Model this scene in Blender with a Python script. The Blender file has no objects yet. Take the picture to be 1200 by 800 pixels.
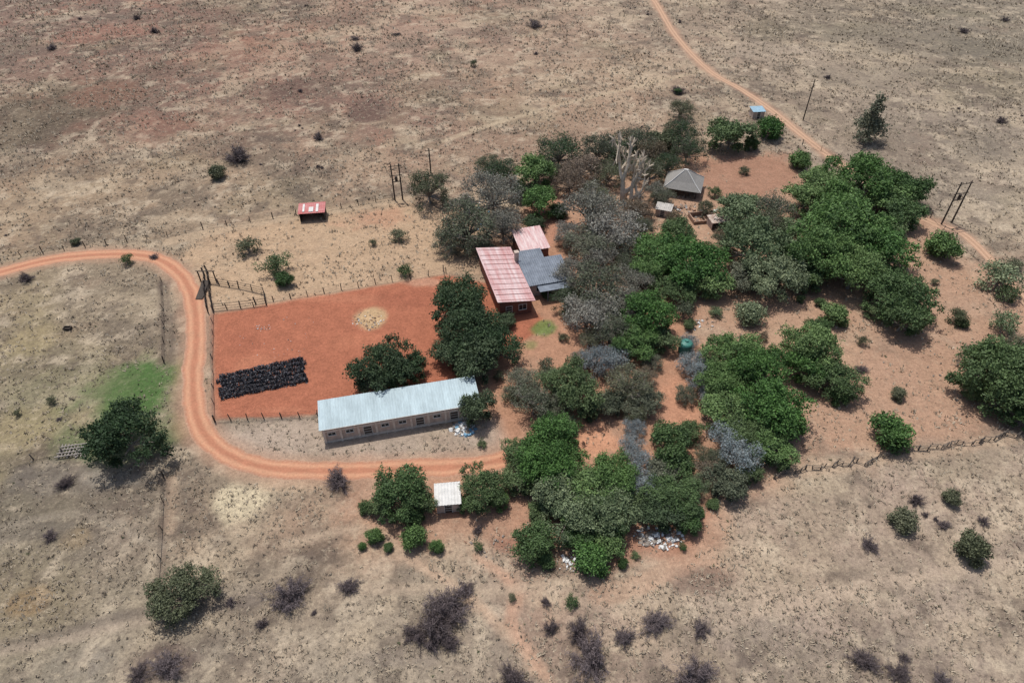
import bpy, math, random
import numpy as np
from mathutils import Vector, Matrix

random.seed(7); RNG=np.random.default_rng(7)
scene=bpy.context.scene
H=75.0; TH=math.radians(42); FS=800.0
sT,cT=math.sin(TH),math.cos(TH)

# ---- survey: aerial photo measurements -> metres on the ground (x east, y north)
def W(u,v,z=0.0):
    x=(u-600)/FS; y=(400-v)/FS
    t=(H-z)/(sT-y*cT)
    return (x*t,(cT+y*sT)*t)
def DEP(u,v,z=0.0):
    return (H-z)/(sT-((400-v)/FS)*cT)
def lin(c): 
    c=c/255.0
    return c/12.92 if c<=0.04045 else ((c+0.055)/1.055)**2.4
def S(r,g,b,k=0.8): return (lin(r)*k,lin(g)*k,lin(b)*k)
def E(r,g,b,k=0.685,ds=.09):
    c=(lin(r)*k*1.0,lin(g)*k*.985,lin(b)*k*.97); l=.3*c[0]+.59*c[1]+.11*c[2]
    return tuple(x*(1-ds)+l*ds for x in c)

# ---------------------------------------------------------------- mesh utils
def fast_mesh(name,V,F,cols=None,fl=None,midx=None,smooth=False):
    V=np.asarray(V,dtype=np.float32); F=np.asarray(F,dtype=np.int32)
    me=bpy.data.meshes.new(name)
    m,k=F.shape
    me.vertices.add(len(V)); me.vertices.foreach_set('co',V.ravel())
    me.loops.add(m*k); me.loops.foreach_set('vertex_index',F.ravel())
    me.polygons.add(m); me.polygons.foreach_set('loop_start',np.arange(m,dtype=np.int32)*k)
    if midx is not None: me.polygons.foreach_set('material_index',np.asarray(midx,dtype=np.int32))
    me.update(calc_edges=True)
    me.polygons.foreach_set('use_smooth',np.full(m,smooth,dtype=bool))
    if cols is not None:
        for nm,c in cols.items():
            a=me.attributes.new(nm,'FLOAT_COLOR','POINT')
            c4=np.ones((len(V),4),dtype=np.float32); c4[:,:3]=c
            a.data.foreach_set('color',c4.ravel())
    if fl is not None:
        for nm,c in fl.items():
            a=me.attributes.new(nm,'FLOAT','POINT')
            a.data.foreach_set('value',np.asarray(c,dtype=np.float32))
    me.update()
    return me
def add_obj(name,me,mats=(),parent=None,loc=(0,0,0),rz=0,scale=None):
    o=bpy.data.objects.new(name,me); scene.collection.objects.link(o)
    if me is not None:
        for m in mats: me.materials.append(m)
    o.location=loc; o.rotation_euler=(0,0,rz)
    if scale is not None: o.scale=scale
    if parent: o.parent=parent
    return o
def empty(name,loc=(0,0,0),rz=0):
    e=bpy.data.objects.new(name,None); scene.collection.objects.link(e)
    e.location=loc; e.rotation_euler=(0,0,rz); e.empty_display_size=0.5
    return e
class MB:
    """quad mesh builder"""
    def __init__(s): s.V=[];s.F=[];s.n=0;s.M=[]
    def add(s,V,F,m=0):
        V=np.asarray(V,dtype=float);F=np.asarray(F,dtype=int)
        s.V.append(V);s.F.append(F+s.n);s.n+=len(V);s.M.append(np.full(len(F),m))
    def box(s,c,size,rz=0,m=0,R=None):
        a=np.array([[-1,-1,-1],[1,-1,-1],[1,1,-1],[-1,1,-1],[-1,-1,1],[1,-1,1],[1,1,1],[-1,1,1]],float)*0.5*np.array(size)
        if R is not None: a=a@np.array(R).T
        elif rz:
            ca,sa=math.cos(rz),math.sin(rz); a=a@np.array([[ca,sa,0],[-sa,ca,0],[0,0,1]])
        s.add(a+np.array(c),[[0,3,2,1],[4,5,6,7],[0,1,5,4],[1,2,6,5],[2,3,7,6],[3,0,4,7]],m)
    def tube(s,P,R,n=6,m=0,cap=True):
        V,F=tube(P,R,n); s.add(V,F,m)
    def mesh(s,name,**k):
        return fast_mesh(name,np.concatenate(s.V),np.concatenate(s.F),midx=np.concatenate(s.M),**k)
def tube(P,R,n=6):
    P=np.asarray(P,float); k=len(P); V=[];F=[]
    for i in range(k):
        d=P[min(i+1,k-1)]-P[max(i-1,0)]; d/=np.linalg.norm(d)+1e-9
        a=np.array([1,0,0]) if abs(d[0])<.8 else np.array([0,1,0])
        u=np.cross(d,a);u/=np.linalg.norm(u);w=np.cross(d,u)
        for j in range(n):
            t=2*math.pi*j/n; V.append(P[i]+R[i]*(math.cos(t)*u+math.sin(t)*w))
    for i in range(k-1):
        for j in range(n):
            F.append([i*n+j,i*n+(j+1)%n,(i+1)*n+(j+1)%n,(i+1)*n+j])
    V.append(P[-1]); c=len(V)-1
    for j in range(0,n-1,2): F.append([c,(k-1)*n+j,(k-1)*n+j+1,(k-1)*n+(j+2)%n])
    return np.array(V),np.array(F)

# ---------------------------------------------------------------- materials
def newmat(name):
    m=bpy.data.materials.new(name); m.use_nodes=True
    nt=m.node_tree; b=nt.nodes['Principled BSDF']; b.inputs['Roughness'].default_value=.85
    b.inputs['Specular IOR Level'].default_value=.25
    return m,nt,b
def nd(nt,t,**k):
    n=nt.nodes.new(t)
    for a,v in k.items(): setattr(n,a,v)
    return n
def noise(nt,vec,scale,detail=5,rough=.6):
    n=nd(nt,'ShaderNodeTexNoise'); n.inputs['Scale'].default_value=scale
    n.inputs['Detail'].default_value=detail; n.inputs['Roughness'].default_value=rough
    nt.links.new(vec,n.inputs['Vector']); return n.outputs['Fac']
def mr(nt,val,a,b,c,d):
    n=nd(nt,'ShaderNodeMapRange'); nt.links.new(val,n.inputs[0])
    for i,x in enumerate((a,b,c,d)): n.inputs[i+1].default_value=x
    return n.outputs[0]
def math_(nt,op,a,b):
    n=nd(nt,'ShaderNodeMath',operation=op)
    for i,x in enumerate((a,b)):
        if isinstance(x,(int,float)): n.inputs[i].default_value=x
        else: nt.links.new(x,n.inputs[i])
    return n.outputs[0]
def mix(nt,fac,a,b,bt='MIX'):
    n=nd(nt,'ShaderNodeMix',data_type='RGBA',blend_type=bt)
    for s,x in ((n.inputs[0],fac),(n.inputs[6],a),(n.inputs[7],b)):
        if isinstance(x,(int,float)): s.default_value=x
        elif isinstance(x,tuple): s.default_value=(*x[:3],1)
        else: nt.links.new(x,s)
    return n.outputs[2]
def scal(nt,col,f):
    n=nd(nt,'ShaderNodeVectorMath',operation='SCALE')
    nt.links.new(col,n.inputs[0]); nt.links.new(f,n.inputs[3]) if not isinstance(f,float) else None
    return n.outputs[0]
def simple(name,c,var=.25,scale=3.0,rough=.85,metal=0,c2=None,stretch=None):
    m,nt,b=newmat(name)
    tc=nd(nt,'ShaderNodeTexCoord'); v=tc.outputs['Object']
    if stretch:
        mp=nd(nt,'ShaderNodeMapping'); mp.inputs['Scale'].default_value=stretch
        nt.links.new(v,mp.inputs[0]); v=mp.outputs[0]
    n=noise(nt,v,scale,6,.65)
    c2=c2 or tuple(x*(1-var*1.6) for x in c)
    f=mr(nt,n,.35,.65,0,1)
    col=mix(nt,f,tuple(x*(1+var*.4) for x in c),c2)
    n2=noise(nt,v,scale*7,3,.6); col=scal(nt,col,mr(nt,n2,.3,.7,1-var*.6,1+var*.6))
    nt.links.new(col,b.inputs['Base Color']); b.inputs['Roughness'].default_value=rough
    b.inputs['Metallic'].default_value=metal
    return m
def foliage(name,cdark,clight,tr=.25,huevar=.12):
    m,nt,b=newmat(name)
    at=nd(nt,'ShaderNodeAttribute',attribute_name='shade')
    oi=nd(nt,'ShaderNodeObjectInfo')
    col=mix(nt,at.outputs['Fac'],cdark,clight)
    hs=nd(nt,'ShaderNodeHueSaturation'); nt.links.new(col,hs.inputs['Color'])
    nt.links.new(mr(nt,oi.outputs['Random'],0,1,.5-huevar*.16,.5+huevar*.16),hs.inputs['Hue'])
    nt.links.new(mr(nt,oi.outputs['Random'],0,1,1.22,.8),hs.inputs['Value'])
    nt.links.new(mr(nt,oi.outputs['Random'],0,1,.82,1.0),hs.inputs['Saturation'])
    nt.links.new(hs.outputs[0],b.inputs['Base Color']); b.inputs['Roughness'].default_value=.6
    if tr>0:
        t=nd(nt,'ShaderNodeBsdfTranslucent'); nt.links.new(hs.outputs[0],t.inputs[0])
        ms=nd(nt,'ShaderNodeMixShader'); ms.inputs[0].default_value=tr
        nt.links.new(b.outputs[0],ms.inputs[1]); nt.links.new(t.outputs[0],ms.inputs[2])
        nt.links.new(ms.outputs[0],nt.nodes['Material Output'].inputs[0])
    return m

# ---------------------------------------------------------------- numpy noise
def vnoise(X,Y,cell,seed,octs=4,pers=.55):
    out=np.zeros_like(X); amp=1;tot=0
    for o in range(octs):
        r=np.random.default_rng(seed*31+o); g=r.random((512,512))
        x=X/cell+1000.3;y=Y/cell+1000.7
        xi=np.floor(x).astype(int);yi=np.floor(y).astype(int);fx=x-xi;fy=y-yi
        fx=fx*fx*(3-2*fx);fy=fy*fy*(3-2*fy)
        a=g[xi%512,yi%512];b=g[(xi+1)%512,yi%512];c=g[xi%512,(yi+1)%512];d=g[(xi+1)%512,(yi+1)%512]
        out+=amp*((a*(1-fx)+b*fx)*(1-fy)+(c*(1-fx)+d*fx)*fy); tot+=amp
        amp*=pers; cell/=2.03
    return out/tot
def seg_dist(X,Y,P):
    d=np.full(X.shape,1e9)
    for (ax,ay),(bx,by) in zip(P[:-1],P[1:]):
        vx,vy=bx-ax,by-ay; t=np.clip(((X-ax)*vx+(Y-ay)*vy)/(vx*vx+vy*vy+1e-9),0,1)
        d=np.minimum(d,np.hypot(X-ax-t*vx,Y-ay-t*vy))
    return d
def poly_sd(X,Y,P):
    d=seg_dist(X,Y,P+[P[0]]); ins=np.zeros(X.shape,bool)
    n=len(P);j=n-1
    for i in range(n):
        xi,yi=P[i];xj,yj=P[j]
        c=((yi>Y)!=(yj>Y))&(X<(xj-xi)*(Y-yi)/((yj-yi)+1e-12)+xi)
        ins^=c;j=i
    return np.where(ins,-d,d)
def smooth(P,n=8):
    P=[np.array(p,float) for p in P]; P=[2*P[0]-P[1]]+P+[2*P[-1]-P[-2]]; out=[]
    for i in range(1,len(P)-2):
        p0,p1,p2,p3=P[i-1:i+3]
        for k in range(n):
            t=k/n
            out.append(.5*((2*p1)+(p2-p0)*t+(2*p0-5*p1+4*p2-p3)*t*t+(3*p1-p0-3*p2+p3)*t**3))
    out.append(P[-2]); return [tuple(p) for p in out]

# ---------------------------------------------------------------- survey tables
CTRL=[(50,30,134,110,97),(200,40,144,113,98),(350,30,158,127,107),(500,40,166,138,118),(650,40,167,141,119),(800,30,164,144,123),
(1000,40,149,136,117),(1150,40,137,127,111),(60,150,114,94,80),(200,130,144,112,96),(350,120,148,114,98),(450,150,140,111,96),
(600,110,167,139,115),(720,90,171,146,121),(950,80,163,146,126),(1100,150,151,137,120),(40,240,164,141,114),(150,250,167,145,118),
(300,220,164,141,116),(420,200,167,141,116),(600,160,157,130,108),(1150,230,153,139,121),(1180,300,162,142,119),(60,370,162,146,112),
(110,350,147,132,112),(40,450,150,138,108),(160,380,145,130,108),(60,500,160,145,110),(60,580,129,120,106),(130,600,143,130,114),
(50,680,144,129,105),(130,680,150,138,117),(60,770,148,138,124),(250,640,164,148,124),(300,600,168,150,124),(350,650,164,148,126),
(250,770,145,135,120),(400,620,172,144,118),(450,700,162,147,126),(550,760,155,140,122),(400,770,158,145,126),(700,720,172,150,130),
(850,680,184,161,137),(900,620,178,155,134),(1000,600,175,153,134),(1150,560,172,150,132),(900,770,168,150,134),(1100,720,168,150,132),
(1180,680,168,150,132),(650,690,170,138,116)]
POLYS=[ # pts, colour, edge softness m, strength, grass retained
([(197,300),(240,272),(470,235),(560,240),(560,320),(300,357),(238,362),(215,312)],(195,164,130),2.5,.85,.45),
([(560,440),(600,250),(690,200),(800,182),(900,178),(960,205),(1100,262),(1150,310),(1215,370),(1215,500),(920,555),(845,590),(825,640),(700,665),(620,620),(580,540)],(184,146,118),3,.9,.3),
([(560,440),(585,300),(690,240),(790,320),(820,420),(840,520),(780,600),(680,600),(600,570),(575,520)],(182,134,104),4,.85,.1),
([(820,188),(925,180),(935,212),(880,238),(835,228)],(164,120,96),3.0,.75,.2),
([(252,498),(380,488),(575,492),(592,530),(420,543),(290,538),(256,525)],(182,163,144),2,.9,.35),
([(405,560),(600,545),(650,640),(560,648),(450,636)],(182,136,108),4,.7,.3),
([(247,367),(522,321),(600,340),(640,380),(560,440),(365,487),(250,491)],(177,109,80),.35,1,0),
([(700,672),(830,636),(835,600),(790,600),(690,640)],(176,124,98),2,.7,.2),
]
BLOBS=[ # u,v,ru,rv,colour,strength
(155,455,62,40,(82,112,58),1),(140,515,60,35,(82,106,60),.7),(638,386,14,8,(92,130,60),.8),(622,404,9,6,(100,132,66),.5),
(277,590,38,25,(218,202,166),.8),(430,376,22,15,(200,172,128),.85),
(35,705,22,17,(158,126,84),.45),(95,630,20,13,(156,130,92),.35),(60,130,70,45,(102,90,74),.7),(340,105,36,16,(112,86,76),.7),
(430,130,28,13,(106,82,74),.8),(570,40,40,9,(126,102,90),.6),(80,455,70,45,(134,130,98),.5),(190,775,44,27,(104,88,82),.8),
(120,40,60,14,(158,110,92),.5),(300,60,80,14,(158,112,94),.4),(180,150,50,18,(152,108,90),.5),(690,512,42,28,(212,154,118),.95),
(795,470,25,35,(196,142,110),.8),(440,255,40,12,(190,140,110),.6),(960,400,60,25,(190,156,126),.6),(80,560,70,22,(118,110,100),.65),
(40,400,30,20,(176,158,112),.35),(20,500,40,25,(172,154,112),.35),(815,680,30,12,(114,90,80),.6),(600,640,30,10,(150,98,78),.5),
(1060,40,90,13,(126,116,102),.55),(900,60,60,10,(176,158,138),.5),(640,260,25,30,(184,132,106),.8),(500,330,25,5,(205,160,130),.6),
(1150,60,60,16,(116,108,95),.65),(520,590,40,14,(184,126,96),.8),(540,560,60,8,(196,146,114),.8),
(300,430,30,12,(192,124,92),.6),(420,400,50,14,(190,120,88),.6),(480,350,40,10,(166,100,74),.6),(280,400,22,12,(166,100,74),.5),(400,350,40,6,(194,126,94),.5),(330,480,40,5,(194,126,94),.5),
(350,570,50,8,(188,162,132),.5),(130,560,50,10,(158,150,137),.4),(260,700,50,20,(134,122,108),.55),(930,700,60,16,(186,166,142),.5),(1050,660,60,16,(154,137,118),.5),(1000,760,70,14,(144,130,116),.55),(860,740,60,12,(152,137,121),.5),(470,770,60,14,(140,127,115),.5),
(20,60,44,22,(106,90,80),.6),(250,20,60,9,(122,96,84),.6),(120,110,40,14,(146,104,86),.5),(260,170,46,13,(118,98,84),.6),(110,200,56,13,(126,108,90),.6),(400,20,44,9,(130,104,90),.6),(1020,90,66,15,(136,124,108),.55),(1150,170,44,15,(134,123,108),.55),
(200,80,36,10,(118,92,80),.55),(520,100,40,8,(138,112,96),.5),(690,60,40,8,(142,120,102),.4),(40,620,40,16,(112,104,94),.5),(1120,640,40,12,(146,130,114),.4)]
TRACKS=[ # pts, width m, colour, strength
([(520,165),(590,142),(660,122),(760,98),(830,82)],.8,(192,172,142),.6),
([(188,330),(192,380),(190,425)],.35,(105,90,80),.7),([(196,330),(200,380),(199,425)],.35,(105,90,80),.6),
([(196,560),(193,610),(188,680)],.3,(110,94,82),.7),([(203,560),(201,620)],.5,(180,154,127),.5),
([(0,758),(90,738),(170,718),(300,704)],.7,(118,106,96),.6),([(0,765),(90,745),(175,726)],.4,(182,164,142),.6),
([(470,650),(530,685),(590,735),(645,798)],.5,(196,166,138),.8),([(560,650),(605,690),(600,730),(640,790)],.45,(196,156,128),.8),
([(700,700),(770,675),(830,640),(845,600)],1.2,(192,156,128),.6),([(400,690),(520,690),(600,690),(700,680)],.5,(192,170,144),.6),
([(0,305),(100,290),(200,285)],.6,(188,168,140),.4),([(200,282),(330,256),(470,234)],1.2,(188,164,134),.6),
([(845,730),(1000,690),(1200,655)],.6,(196,174,150),.55),([(1090,262),(1150,330),(1200,420)],1.0,(190,162,136),.4),
([(920,556),(1050,535),(1200,510)],.9,(190,164,136),.5),([(1060,380),(1130,410),(1160,480)],.6,(196,168,142),.4),
([(240,365),(330,350),(520,318)],1.0,(196,164,132),.6),([(560,0),(600,40),(700,90)],.5,(182,162,136),.3),
([(330,640),(420,620),(470,650)],.5,(192,169,142),.6),([(640,690),(760,740),(800,798)],.4,(192,168,144),.5),([(0,620),(100,600),(190,640)],.4,(170,157,137),.4)]
ROAD=[(-60,334),(0,319),(60,304),(130,298),(180,302),(212,322),(227,355),(230,400),(226,440),(229,482),(243,512),(268,533),(305,546),(350,551),(420,551),(480,549),(540,546),(590,538),(640,522)]
TRACK2=[(740,-30),(766,0),(792,42),(830,82),(872,107),(908,132),(948,165),(990,196),(1040,226),(1086,258),(1128,274),(1162,306),(1200,352),(1240,400)]

def ground_eval(X,Y):
    n1=vnoise(X,Y,22,1); n2=vnoise(X,Y,5,2); n3=vnoise(X,Y,50,3); n4=vnoise(X,Y,9,4,5,.65)
    C=np.zeros(X.shape+(3,)); wt=np.zeros(X.shape)
    wx=X+(n1-.5)*20; wy=Y+(n3-.5)*20
    for u,v,r,g,b in CTRL:
        px,py=W(u,v); sc=DEP(u,v)/100
        w=1/(((wx-px)**2+(wy-py)**2)/sc**2+25)**1.8
        C+=w[...,None]*np.array(E(r,g,b)); wt+=w
    C/=wt[...,None]
    G=np.ones(X.shape)
    def blend(m,c,g=None):
        nonlocal C,G
        C=C*(1-m[...,None])+np.array(E(*c))*m[...,None]
        if g is not None: G=G*(1-m)+g*m
    # natural mottling
    far=np.clip((Y-110)/60,0,1)*np.clip((60-X)/80,0,1)
    red=np.clip((n4-.52)*6,0,1)*np.clip((n1-.4)*4,0,1); blend(red*(.12+.4*far),(158,106,86),.6)
    dk=np.clip((vnoise(X,Y,34,29,6,.62)-.53)*7,0,1); blend(dk*(.3+.35*far),(108,94,82))
    dk=np.clip((vnoise(X,Y,14,9,5,.65)-.54)*7,0,1); blend(dk*.6,(104,93,82))
    lt=np.clip((vnoise(X,Y,11,12,5,.65)-.53)*7,0,1); blend(lt*.45,(202,182,152))
    ol=np.clip((vnoise(X,Y,18,39,5,.6)-.54)*7,0,1); blend(ol*.25,(134,127,98))
    dk=np.clip((vnoise(X,Y,4,19,5,.65)-.58)*9,0,1); blend(dk*.55,(94,82,74))
    lt=np.clip((vnoise(X,Y,3,49,5,.65)-.58)*9,0,1); blend(lt*.45,(212,194,166))
    for pts,c,soft,st,g in POLYS:
        P=[W(u,v) for u,v in pts]
        sd=poly_sd(X,Y,P)+(n4-.5)*soft*3+(n2-.5)*soft
        m=np.clip(.5-sd/(2*soft),0,1); m=m*m*(3-2*m)*st
        m=m*(1-.4*np.clip((n4-.55)*5,0,1)*(soft>.5))
        blend(m,c,g)
    for u,v,ru,rv,c,st in BLOBS:
        px,py=W(u,v); s=DEP(u,v)/FS; sy=abs(W(u,v+5)[1]-W(u,v-5)[1])/10
        d=((X-px)/(ru*s))**2+((Y-py)/(rv*sy))**2
        d=np.sqrt(d)+(n4-.5)*1.6+(n2-.5)*1.0
        m=np.clip((1.2-d)/.6,0,1); m=m*m*(3-2*m)*st
        blend(m,c,None if c[1]<c[0] and st<.9 else .35)
    for pts,w,c,st in TRACKS:
        P=smooth([W(u,v) for u,v in pts],5)
        d=seg_dist(X+(n2-.5)*1.2,Y+(n2-.5)*1.2,P); m=np.clip((w+.5-d)/.7,0,1)*st*(.5+n4)
        blend(np.clip(m,0,1),c,.2)
    for R,w in ((ROAD,2.0),(TRACK2,1.1)):
        P=smooth([W(u,v) for u,v in R],4); d=seg_dist(X,Y,P)+(n4-.5)*2.5
        m=np.clip((w+1.6-d)/2.2,0,1)*.7
        blend(m,(188,148,120),0)
        G[d<w+.6]=0
    return C,G

def axis(lo,hi,step,outer):
    a=np.arange(lo,hi+.01,step); 
    e=np.geomspace(3,outer,14)
    return np.concatenate([(lo-e)[::-1],a,hi+e])
xs=axis(-225,225,.5,3500); ys=axis(14,320,.5,3500)
GX,GY=np.meshgrid(xs,ys)
Cg,Gg=ground_eval(GX,GY)
Z=np.zeros_like(GX)
V=np.stack([GX,GY,Z],-1).reshape(-1,3)
nx,ny=len(xs),len(ys)
idx=np.arange(nx*ny).reshape(ny,nx)
F=np.stack([idx[:-1,:-1],idx[:-1,1:],idx[1:,1:],idx[1:,:-1]],-1).reshape(-1,4)
gme=fast_mesh('ground',V,F,cols={'gcol':Cg.reshape(-1,3)},fl={'grass':Gg.ravel()})
def gmask(X,Y):
    i=np.clip(np.searchsorted(xs,X),0,nx-1); j=np.clip(np.searchsorted(ys,Y),0,ny-1)
    return Gg[j,i]

gm,nt,b=newmat('dry_savanna_soil')
tc=nd(nt,'ShaderNodeTexCoord').outputs['Object']
gc=nd(nt,'ShaderNodeAttribute',attribute_name='gcol').outputs['Color']
gr=nd(nt,'ShaderNodeAttribute',attribute_name='grass').outputs['Fac']
a1=noise(nt,tc,.5,8,.7); a2=noise(nt,tc,2.2,6,.75); a3=noise(nt,tc,.9,7,.8); a4=noise(nt,tc,7,3,.7)
col=scal(nt,gc,mr(nt,a1,.3,.7,.82,1.18))
col=scal(nt,col,mr(nt,a2,.3,.7,.72,1.28))
col=scal(nt,col,mr(nt,a4,.25,.75,.76,1.24))
f=math_(nt,'MULTIPLY',mr(nt,a3,.53,.65,0,.55),gr); col=mix(nt,f,col,E(208,190,160))
vo=noise(nt,tc,1.5,5,.75)
f=math_(nt,'MULTIPLY',mr(nt,vo,.52,.65,0,.65),gr); col=mix(nt,f,col,E(98,86,77))
nt.links.new(col,b.inputs['Base Color']); b.inputs['Roughness'].default_value=.95; b.inputs['Specular IOR Level'].default_value=.1
bp=nd(nt,'ShaderNodeBump'); bp.inputs['Strength'].default_value=.8; bp.inputs['Distance'].default_value=.15
nt.links.new(a2,bp.inputs['Height']); nt.links.new(bp.outputs[0],b.inputs['Normal'])
add_obj('ground',gme,[gm])

# ---------------------------------------------------------------- roads
def road(name,pts,w,z,c_track,c_mid,seed):
    P=smooth([W(u,v) for u,v in pts],10)
    Q=[P[0]];
    for p in P[1:]:
        d=math.dist(Q[-1],p); 
        if d>.7:
            n=int(d/.7)
            for k in range(1,n+1): Q.append((Q[-1][0]+(p[0]-Q[-1][0])/(n-k+1),Q[-1][1]+(p[1]-Q[-1][1])/(n-k+1)))
    Q=np.array(Q); T=np.gradient(Q,axis=0); T/=np.linalg.norm(T,axis=1)[:,None]+1e-9
    N=np.stack([-T[:,1],T[:,0]],1); k=np.linspace(-1,1,15)
    j1=vnoise(Q[:,0],Q[:,1],3,seed,4,.7); j2=vnoise(Q[:,0],Q[:,1],3,seed+1,4,.7)
    V=[];A=[]
    for i in range(len(Q)):
        for t in k:
            ww=w*(.7+.65*(j1[i] if t<0 else j2[i]))
            V.append([*(Q[i]+N[i]*t*ww),z]); A.append(t)
    V=np.array(V); n=len(k); ii=np.arange(len(Q)-1)[:,None]*n+np.arange(n-1)[None,:]
    F=np.stack([ii,ii+1,ii+n+1,ii+n],-1).reshape(-1,4)[:,::-1]
    me=fast_mesh(name,V,F,fl={'across':A})
    m,nt,b=newmat(name+'_soil')
    tc=nd(nt,'ShaderNodeTexCoord').outputs['Object']
    ac=nd(nt,'ShaderNodeAttribute',attribute_name='across').outputs['Fac']
    ab=math_(nt,'ABSOLUTE',ac,0.0)
    n1=noise(nt,tc,.5,7,.75); n2=noise(nt,tc,3,6,.75)
    d=math_(nt,'ABSOLUTE',math_(nt,'SUBTRACT',ab,.5),0.0)
    d=math_(nt,'ADD',d,math_(nt,'MULTIPLY',math_(nt,'SUBTRACT',n1,.5),.9))
    col=mix(nt,mr(nt,d,.05,.36,0,1),c_track,c_mid)
    e=math_(nt,'ADD',ab,math_(nt,'MULTIPLY',math_(nt,'SUBTRACT',n2,.5),.9))
    col=mix(nt,mr(nt,e,.68,1.0,0,1),col,E(188,148,120))
    col=scal(nt,col,mr(nt,n2,.3,.7,.82,1.18)); col=scal(nt,col,mr(nt,n1,.3,.7,.82,1.18))
    nt.links.new(col,b.inputs['Base Color']); b.inputs['Roughness'].default_value=.95
    bp=nd(nt,'ShaderNodeBump'); bp.inputs['Strength'].default_value=.4; bp.inputs['Distance'].default_value=.08
    nt.links.new(n2,bp.inputs['Height']); nt.links.new(bp.outputs[0],b.inputs['Normal'])
    add_obj(name,me,[m])
road('dirt_road',ROAD,1.6,.008,E(213,157,120),E(190,128,96),21)
road('dirt_track',TRACK2,.95,.008,E(208,170,138),E(186,148,118),31)

# ---------------------------------------------------------------- leafy trees
def leaf_quads(P,N,size,rng):
    n=len(P)
    N=N/(np.linalg.norm(N,axis=1)[:,None]+1e-9)
    r=rng.normal(size=(n,3)); u=np.cross(N,r); u/=np.linalg.norm(u,axis=1)[:,None]+1e-9
    w=np.cross(N,u)
    s=size*(.6+.8*rng.random(n))[:,None]; a=s*u; c=s*w*(.55+.3*rng.random(n))[:,None]
    bend=N*s*.25
    V=np.stack([P-a,P-c*.9+bend,P+a,P+c*.9+bend],1).reshape(-1,3)
    return V,np.arange(4*n).reshape(-1,4)
def crown_tree(name,seed,nl,nc,nlf,leaf,height=1.15,trunk=True,spread=.7,lr=(.26,.40),fuzz=.07,zb=.4,cone=0,ntw=0):
    rng=np.random.default_rng(seed); mb=MB(); lobes=[]
    ph=rng.random(4)*6.28
    out=lambda a: 1+.16*math.sin(2*a+ph[0])+.12*math.sin(3*a+ph[1])+.08*math.sin(5*a+ph[2])
    for i in range(nl):
        a=i*2.399+rng.random()*1.1; r=math.sqrt((i+.5)/nl)*spread*(.8+.4*rng.random())
        z=zb+(height-zb-.25)*math.sqrt(max(0,1-(r/.98)**2))*(.62+.5*rng.random())
        r*=out(a)
        if cone: 
            z=height*(.12+.8*(i+.5)/nl); r=(1-z/height)*.75*rng.random()**.5
        R=lr[0]+(lr[1]-lr[0])*rng.random()**1.4
        if cone: R*=(1.15-z/height)
        lobes.append((np.array([r*math.cos(a),r*math.sin(a),z]),R))
    if not cone:
        for i in range(nl//2):
            a=rng.random()*6.28; r=spread*(.7+.4*rng.random())*out(a)
            lobes.append((np.array([r*math.cos(a),r*math.sin(a),zb*(.55+.4*rng.random())]),lr[0]*.9))
    Ps=[];Ns=[];Sh=[]
    for c,R in lobes:
        n=int(nc*(R/.33)**2)+4
        d=rng.normal(size=(n,3)); d[:,2]=np.where(d[:,2]<-.3,-d[:,2],d[:,2]); d/=np.linalg.norm(d,axis=1)[:,None]
        rad=R*(.60+.55*rng.random(n)**.8)*(1+.18*np.sin(d[:,0]*7+ph[3])*np.sin(d[:,1]*6)); cc=c+d*rad[:,None]*np.array([1,1,.8])
        ls=rng.random()
        sh=np.clip(.02+.34*ls+.42*rng.random(n)+.18*d[:,2]+.35*(rng.random(n)<.12),0,1)  # random leaf tone per lobe and clump; lobe tops painted lighter as if sunlit
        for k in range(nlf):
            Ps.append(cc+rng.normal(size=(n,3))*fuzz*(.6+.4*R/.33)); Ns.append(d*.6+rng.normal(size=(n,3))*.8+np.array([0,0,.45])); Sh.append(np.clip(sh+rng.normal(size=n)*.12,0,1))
    P=np.concatenate(Ps);N=np.concatenate(Ns);sh=np.concatenate(Sh)
    P[:,2]=np.maximum(P[:,2],.03)
    V,F=leaf_quads(P,N,leaf,rng)
    mb.add(V,F,0); nleaf=len(V)
    if trunk:
        t=.055
        P=[(0,0,-.02),(.02,.01,.15),(.0,.03,.32)]
        mb.tube(P,[t,t*.8,t*.65],8,1)
        for c,R in lobes[::1 if ntw else max(1,len(lobes)//14)]:
            mid=np.array([c[0]*.45,c[1]*.45,.32+(c[2]-.32)*.6])+rng.normal(size=3)*.03
            mb.tube([(0,.02,.28),mid,c,c+(c-mid)*.3],[t*.5,t*.32,t*.16,t*.05],5,1)
            for q in range(ntw):
                e=rng.normal(size=3); e[2]=abs(e[2]); e/=np.linalg.norm(e); e=c+e*R*1.05
                mb.tube([c-(c-mid)*.3*rng.random(),(c+e)/2+rng.normal(size=3)*.03,e],[.009,.007,.004],3,1)
    n=mb.n; shade=np.full(n,.5); shade[:nleaf]=np.repeat(sh,4)
    return mb.mesh(name,fl={'shade':shade})
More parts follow.
